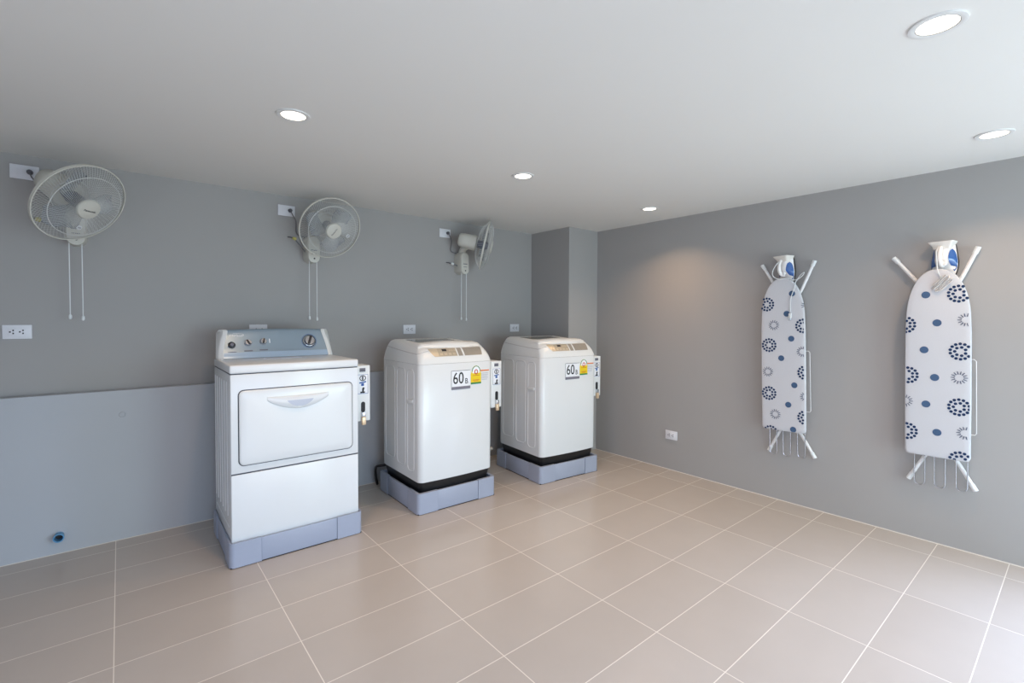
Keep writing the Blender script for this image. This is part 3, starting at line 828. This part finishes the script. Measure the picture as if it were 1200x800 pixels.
    MB().tube([(-.040, -.055, .075), (tx, -.055, tz), (tx - .020, -.030, tz + .012), (tx - .030, -.0005, tz + .015)], .0045, 8).build('stay', M['cord_grey'], t)
    tg = MB().lathe([(.004, -.014), (.010, -.011), (.012, 0), (.010, .011), (.004, .014)], 14, frame((tx, -.057, tz), (0, 1, .2), (.2, 0, 1)))
    tg.build('cord_tag', M[tag_on[2]], t)
    return t
make_fan('white wall fan turned right and down, leftmost of the three', -.150, (-.116, -.158, 1.940), .755, -.60, .5, 0.0, (-.305, 1.880, 'tag'), (-.36, 2.139))
make_fan('white wall fan above the dryer, middle of the three', 1.150, (1.214, -.066, 1.986), .12, -.47, 1.3, 1.1, (1.030, 1.921, 'tag'), (.99, 2.126))
make_fan('white wall fan turned sideways above the middle washing machine', 2.487, (2.592, -.060, 2.002), .94, -.22, .2, .4, (2.386, 1.840, 'plastic'), (2.339, 2.119))

# ---------------------------------------------------------------- ironing boards on the right wall
OV2 = [(.060, 1.496), (.006, 1.330), (.061, 1.170), (.010, 1.009), (.046, .848), (-.007, .687), (.049, .538)]
RO2 = [(-.084, 1.496), (.151, 1.319), (-.098, 1.166), (.133, 1.015), (-.099, .847), (.130, .675), (-.110, .544)]
GR2 = [(-.118, 1.346), (-.096, 1.016), (.143, .857), (-.127, .702)]
OV1 = [(-.048, 1.529), (-.015, 1.387), (-.049, 1.208), (.015, 1.066), (-.075, .877), (-.038, .734), (-.073, .560)]
RO1 = [(.121, 1.459), (-.124, 1.298), (.100, 1.159), (-.144, .970), (.094, .805), (-.150, .654), (.078, .518)]
GR1 = [(.070, 1.306), (-.122, 1.117), (.105, .963), (.048, .655), (-.150, .802), (-.145, 1.443)]
def make_board(label, cy, tilt, OV, RO, GR, cref, du, legs):
    # local frame: u along +y of the room, z up, front face looks along -x
    t = thing('ironing_board', label, 'ironing board', (XR, cy, .385), 0, 'ironing boards hung on the right wall')
    t.rotation_euler = (tilt, 0, 0)
    zz = .385
    def loc(y, z):                      # room y, z -> the tilted board's own y, z
        c_, s_ = math.cos(tilt), math.sin(tilt); a_, b_ = y - cy, z - zz
        return a_*c_ + b_*s_, -a_*s_ + b_*c_
    OV, RO, GR = [[(loc(u + cref + du, z)[0], z) for u, z in q_] for q_ in (OV, RO, GR)]
    hw, z0, z1 = .1465, .538 - zz, 1.646 - zz
    # outline: square foot, shoulders drawing in to a rounded tip
    half = [(hw, z0 + .02), (hw + .001, z0 + .35), (hw, z0 + .74), (hw - .003, z0 + .82)]
    for k in range(1, 13):
        a = PI/2*k/12
        half.append(((hw - .003)*math.cos(a)**.85, z0 + .82 + (z1 - z0 - .82)*math.sin(a)**1.05))
    outl = [(hw - .02, z0)] + [(hw - .006, z0 + .006)] + half
    left = [(-x, z) for x, z in reversed(outl[:-1])]
    poly = outl + left
    zc_ = (z0 + z1)/2
    def ring(ins, x):
        return [(x, u*(1 - ins/hw), zc_ + (z - zc_)*(1 - ins/(z1 - zc_))) for u, z in poly]
    XF = -.087
    m = MB().loft([ring(.004, -.060), ring(0, -.064), ring(0, -.078), ring(.003, XF + .002), ring(.010, XF), ring(.03, XF - .0006)])
    def inside(u, z, ins):
        w = hw - ins
        if z < z0 + ins or abs(u) > w: return False
        if z > z0 + .82:
            s = (z - z0 - .82)/(z1 - z0 - .82)
            if s >= 1: return False
            a = math.asin(min(1, s**(1/1.05)))
            return abs(u) < (hw - .003)*math.cos(a)**.85 - ins
        return True
    def disc(u, z, r, mi, x=-.0012, nn=14, ry=None):
        pts = []
        for k in range(nn):
            a = 2*PI*k/nn; uu, zq = u + r*math.cos(a), z + (ry or r)*math.sin(a)
            uu = max(-hw + .004, min(hw - .004, uu)); zq = max(z0 + .004, zq)
            pts.append((XF + x, uu, zq))
        if not inside(u, z, .002): return
        m.mi = mi
        m.add(pts, [tuple(range(nn))])
    for u, z in OV:
        disc(u, z - zz, .0205, 2, -.0018, 18)
    for u, z in RO:
        z -= zz
        for k in range(14):
            a = 2*PI*k/14 + .2; disc(u + .044*math.cos(a), z + .044*math.sin(a), .0080, 1, -.0022, 10)
        for k in range(7):
            a = 2*PI*k/7; disc(u + .024*math.cos(a), z + .024*math.sin(a), .0078, 1, -.0022, 10)
    for u, z in GR:
        z -= zz
        for k in range(14):
            a = 2*PI*k/14; d = Vector((math.cos(a), math.sin(a))); e = Vector((-d.y, d.x))*.0030
            p0, p1 = d*.0190, d*.0370
            if inside(u + p1.x, z + p1.y, .003):
                m.mi = 3
                m.add([(XF - .002, u + p.x, z + p.y) for p in (p0 - e, p0 + e, p1 + e*.6, p1 - e*.6)], [(0, 1, 2, 3)])
    m.build('padded_cover', [M['cotton'], M['navy'], M['bluedot'], M['grey_print'], M['halo']], t, 50)
    MB().loft([ring(.006, -.0595), ring(.006, -.050)]).build('board_base', M['tube'], t)
    # folded leg frames: two splayed tubes above, two below, joined by a spine
    xs = -.028
    for yf, zf, yn, zn in legs:
        e, nr = Vector((xs, *loc(yf, zf))), Vector((xs, *loc(yn, zn)))
        dl = (e - nr).normalized(); far = nr - dl*.19
        far.y *= .5
        sp = Vector((xs, math.copysign(.03, far.y), far.z + (-.22 if zf > 1 else .22)))
        lg = MB().tube(curve_pts([sp, far, nr, e], 5), .0105, 12).build('leg', M['tube'], t)
        MB().tube([e - dl*.035, e - dl*.001, e + dl*.006], .0135, 12).build('foot_cap', M['plastic'], lg)
    for y in (-.03, .03):
        MB().tube([(xs, y, .75 - zz), (xs, y, 1.38 - zz)], .010, 10).build('spine', M['tube'], t)
    MB().box(-.050, -.10, .85 - zz, xs - .008, .10, .88 - zz, .003).build('crossbar', M['tube'], t)
    MB().box(-.050, -.10, 1.25 - zz, xs - .008, .10, 1.28 - zz, .003).build('crossbar', M['tube'], t)
    # hanging lug from the spine to the wall
    MB().box(xs - .005, -.035, 1.18 - zz, -.0005, .035, 1.21 - zz, .003).build('hanging_lug', M['tube'], t)
    # wire iron rest at the foot, three loops
    for c, zb in ((.082, .350), (-.010, .350), (-.106, .356)):
        w2 = .0245
        z_b = zb - zz
        pts = [(-.045, c + w2, .56 - zz), (-.045, c + w2, z_b + w2)] + [(-.045, c + w2*math.cos(a), z_b + w2 - w2*math.sin(a)) for a in [PI*k/8 for k in range(1, 8)]] + [(-.045, c - w2, z_b + w2), (-.045, c - w2, .56 - zz)]
        MB().tube(pts, .0033, 8).build('wire_loop', M['steelwire'], t)
    # side wire rail
    pts = [(-.040, -.08, 1.12 - zz), (-.040, -.155, 1.12 - zz), (-.040, -.163, 1.11 - zz), (-.040, -.166, .70 - zz), (-.040, -.160, .690 - zz), (-.040, -.08, .690 - zz)]
    MB().tube(pts, .0022, 8).build('side_rail', M['tube'], t)
    return t
make_board('white ironing board with blue dot cover hung nearer the corner, left one of the two', -2.160, -.026, OV1, RO1, GR1, -2.165, .014,
           [(-1.969, 1.750, -2.041, 1.626), (-2.318, 1.754, -2.235, 1.549), (-2.042, .371, -2.103, .501), (-2.344, .378, -2.267, .506)])
make_board('white ironing board with blue dot cover hung at the right, the larger of the two', -2.997, -.016, OV2, RO2, GR2, -2.995, .006,
           [(-2.763, 1.730, -2.874, 1.582), (-3.140, 1.757, -3.074, 1.588), (-2.862, .374, -2.928, .513), (-3.158, .378, -3.086, .512)])

# ---------------------------------------------------------------- steam irons above the boards
def make_iron(label, cy, rz, off, cord_pts, plug_at, bundle):
    t = thing('steam_iron', label, 'steam iron', (XR - off, cy, 1.55), rz, 'steam irons stored behind the boards')
    ci, si = math.cos(-rz), math.sin(-rz)
    def w2l(p):                         # points given from the wall straight behind the iron
        x, y, z = p[0] + off, p[1], p[2]
        return Vector((x*ci - y*si, x*si + y*ci, z))
    cord_pts = [w2l(p) for p in cord_pts]; plug_at = w2l(plug_at) if plug_at else None; bundle = w2l(bundle) if bundle else None
    # stations along z (0 nose .. 0.25 heel): half width of sole
    def hwid(s):     # s 0 nose, 1 heel
        return .060*(max(0.0, 1 - (1 - min(1, s/.55))**2.1))**.62*(1 - .22*max(0, s - .6)/.4) if s > 0 else .001
    L = .236; S = [0.0, .03, .08, .15, .25, .36, .48, .6, .72, .84, .93, 1.0]
    def outline(k, x):
        return [(x, hwid(s)*k, s*L) for s in S] + [(x, -hwid(s)*k, s*L) for s in reversed(S)]
    MB().loft([outline(1.0, -.0005), outline(1.06, -.003), outline(1.04, -.009)]).build('soleplate', M['iron_sole'], t, 40)
    # white body: thicker towards the heel
    def thick(s): return .012 + .052*max(0, min(1, (s - .43)/.17))**.8
    rings = []
    for q in (0, .45, .8, 1.0):
        k = 1.0 - .56*q**1.6
        rings.append([(-.011 - q*(thick(s) - .011), hwid(s)*k, s*L + .004*q) for s in S] + [(-.011 - q*(thick(s) - .011), -hwid(s)*k, s*L + .004*q) for s in reversed(S)])
    bd = MB().loft(rings, True, False)
    n_ = 2*len(S); o_ = 3*n_
    bd.f += [(o_ + i, o_ + i + 1, o_ + n_ - 2 - i, o_ + n_ - 1 - i) for i in range(len(S) - 1)]; bd.m += [0]*(len(S) - 1)
    bd.build('body', M['iron_white'], t, 50)
    # blue water tank windows on both flanks
    for sg in (1, -1):
        p = MB(); vs = []; NU, NV = 12, 8
        def flank(s, q):
            k = 1.0 - .56*q**1.6
            return Vector((-.011 - q*(thick(s) - .011), sg*hwid(s)*k, s*L + .004*q))
        for i in range(NU + 1):
            s = .34 + .54*i/NU; e = math.sqrt(max(0, 1 - (2*i/NU - 1)**2))
            for j in range(NV + 1):
                q = .52 + .42*e*(2*j/NV - 1)
                vv = flank(s, q) + Vector((-.0016, sg*.0016, 0)); vs.append(vv[:])
        p.add(vs + [(x + .004, y - sg*.004, z) for x, y, z in vs], [(i*(NV + 1) + j, i*(NV + 1) + j + 1, (i + 1)*(NV + 1) + j + 1, (i + 1)*(NV + 1) + j) for i in range(NU) for j in range(NV)])
        p.build('water_tank', M['iron_blue'], t, 60)
    # handle along the back of the body, heel stand, dial
    hp = curve_pts([(-.040, 0, .112), (-.068, 0, .120), (-.085, 0, .140), (-.091, 0, .165), (-.088, 0, .192), (-.075, 0, .222)], 5)
    MB().tube(hp, [.009 + .003*math.sin(PI*i/(len(hp) - 1)) for i in range(len(hp))], 12).build('handle', M['iron_white'], t, 50)
    hl = []
    for z, w_, xf in ((.212, .040, -.066), (.226, .043, -.072), (.238, .050, -.082), (.250, .057, -.090), (.2535, .058, -.091)):
        hl.append([(x, y, z) for x, y in rrect(xf, -w_, -.008, w_, .010, 4)])
    MB().loft(hl).build('heel_stand', M['cream'], t, 50)
    MB().lathe([(.014, -.006), (.014, .006), (.010, .009), (.0005, .009)], 22, frame((-.064, -.014, .127), (0, -1, 0), (0, 0, 1))).build('steam_dial', M['iron_white'], t)
    cd_ = MB().tube(curve_pts(cord_pts, 7), .0026, 6)
    cd_.build('power_cord', M['plastic'], t)
    if bundle:
        bm_ = MB()
        bx, by, bz = bundle
        M['flex'] = M.get('flex') or mat('pale_grey_flex', (196, 194, 192), 0.5)
        d = Vector((0, -.66, .75)).normalized(); e = Vector((0, -.75, -.66)).normalized()
        pts = []
        for k in range(6):
            o = e*(-.022 + .009*k); sgn = 1 if k % 2 == 0 else -1
            pts += [Vector(bundle) + o - d*.040*sgn, Vector(bundle) + o + d*.040*sgn]
        pts = curve_pts(pts, 5)
        bm_.tube([(p[0] - .003*math.sin(i*.7), p[1], p[2]) for i, p in enumerate(pts)], .0036, 6)
        bm_.build('cord_bundle', M['flex'], t, 60)
    if plug_at:
        f = frame(plug_at, (0, 1, 0), (0, .25, 1))
        pg = MB().box(-.010, -.020, -.006, .010, .016, .006, .004); pg.v = [tuple(f @ Vector(p)) for p in pg.v]
        pg = pg.build('plug', M['plastic'], t)
        pp = MB()
        for s in (-.006, .006): pp.tube([f @ Vector((s, -.020, 0)), f @ Vector((s, -.036, 0))], .0022, 6)
        pp.build('pin', M['chrome'], pg)
    return t
# cords are written relative to the iron's base point
make_iron('white and blue steam iron with looped cord, above the left ironing board', -2.146, -.33, .020,
          [(-.085, .020, .215), (-.112, .040, .20), (-.118, .068, .145), (-.116, .062, .105), (-.114, .020, .085), (-.112, -.030, .090), (-.106, -.080, .075), (-.104, -.122, .100), (-.100, -.132, .125), (-.100, -.108, .105), (-.100, -.080, .060), (-.0935, -.070, .02), (-.0925, -.046, -.06), (-.0925, -.046, -.15)],
          (-.097, -.046, -.175), None)
make_iron('white and blue steam iron with folded cord, above the right ironing board', -3.000, -.14, .009,
          [(-.085, .020, .225), (-.106, .026, .19), (-.108, .022, .13), (-.108, .020, .10), (-.0945, .012, .06), (-.0925, .002, .035)],
          None, (-.1015, .000, .008))
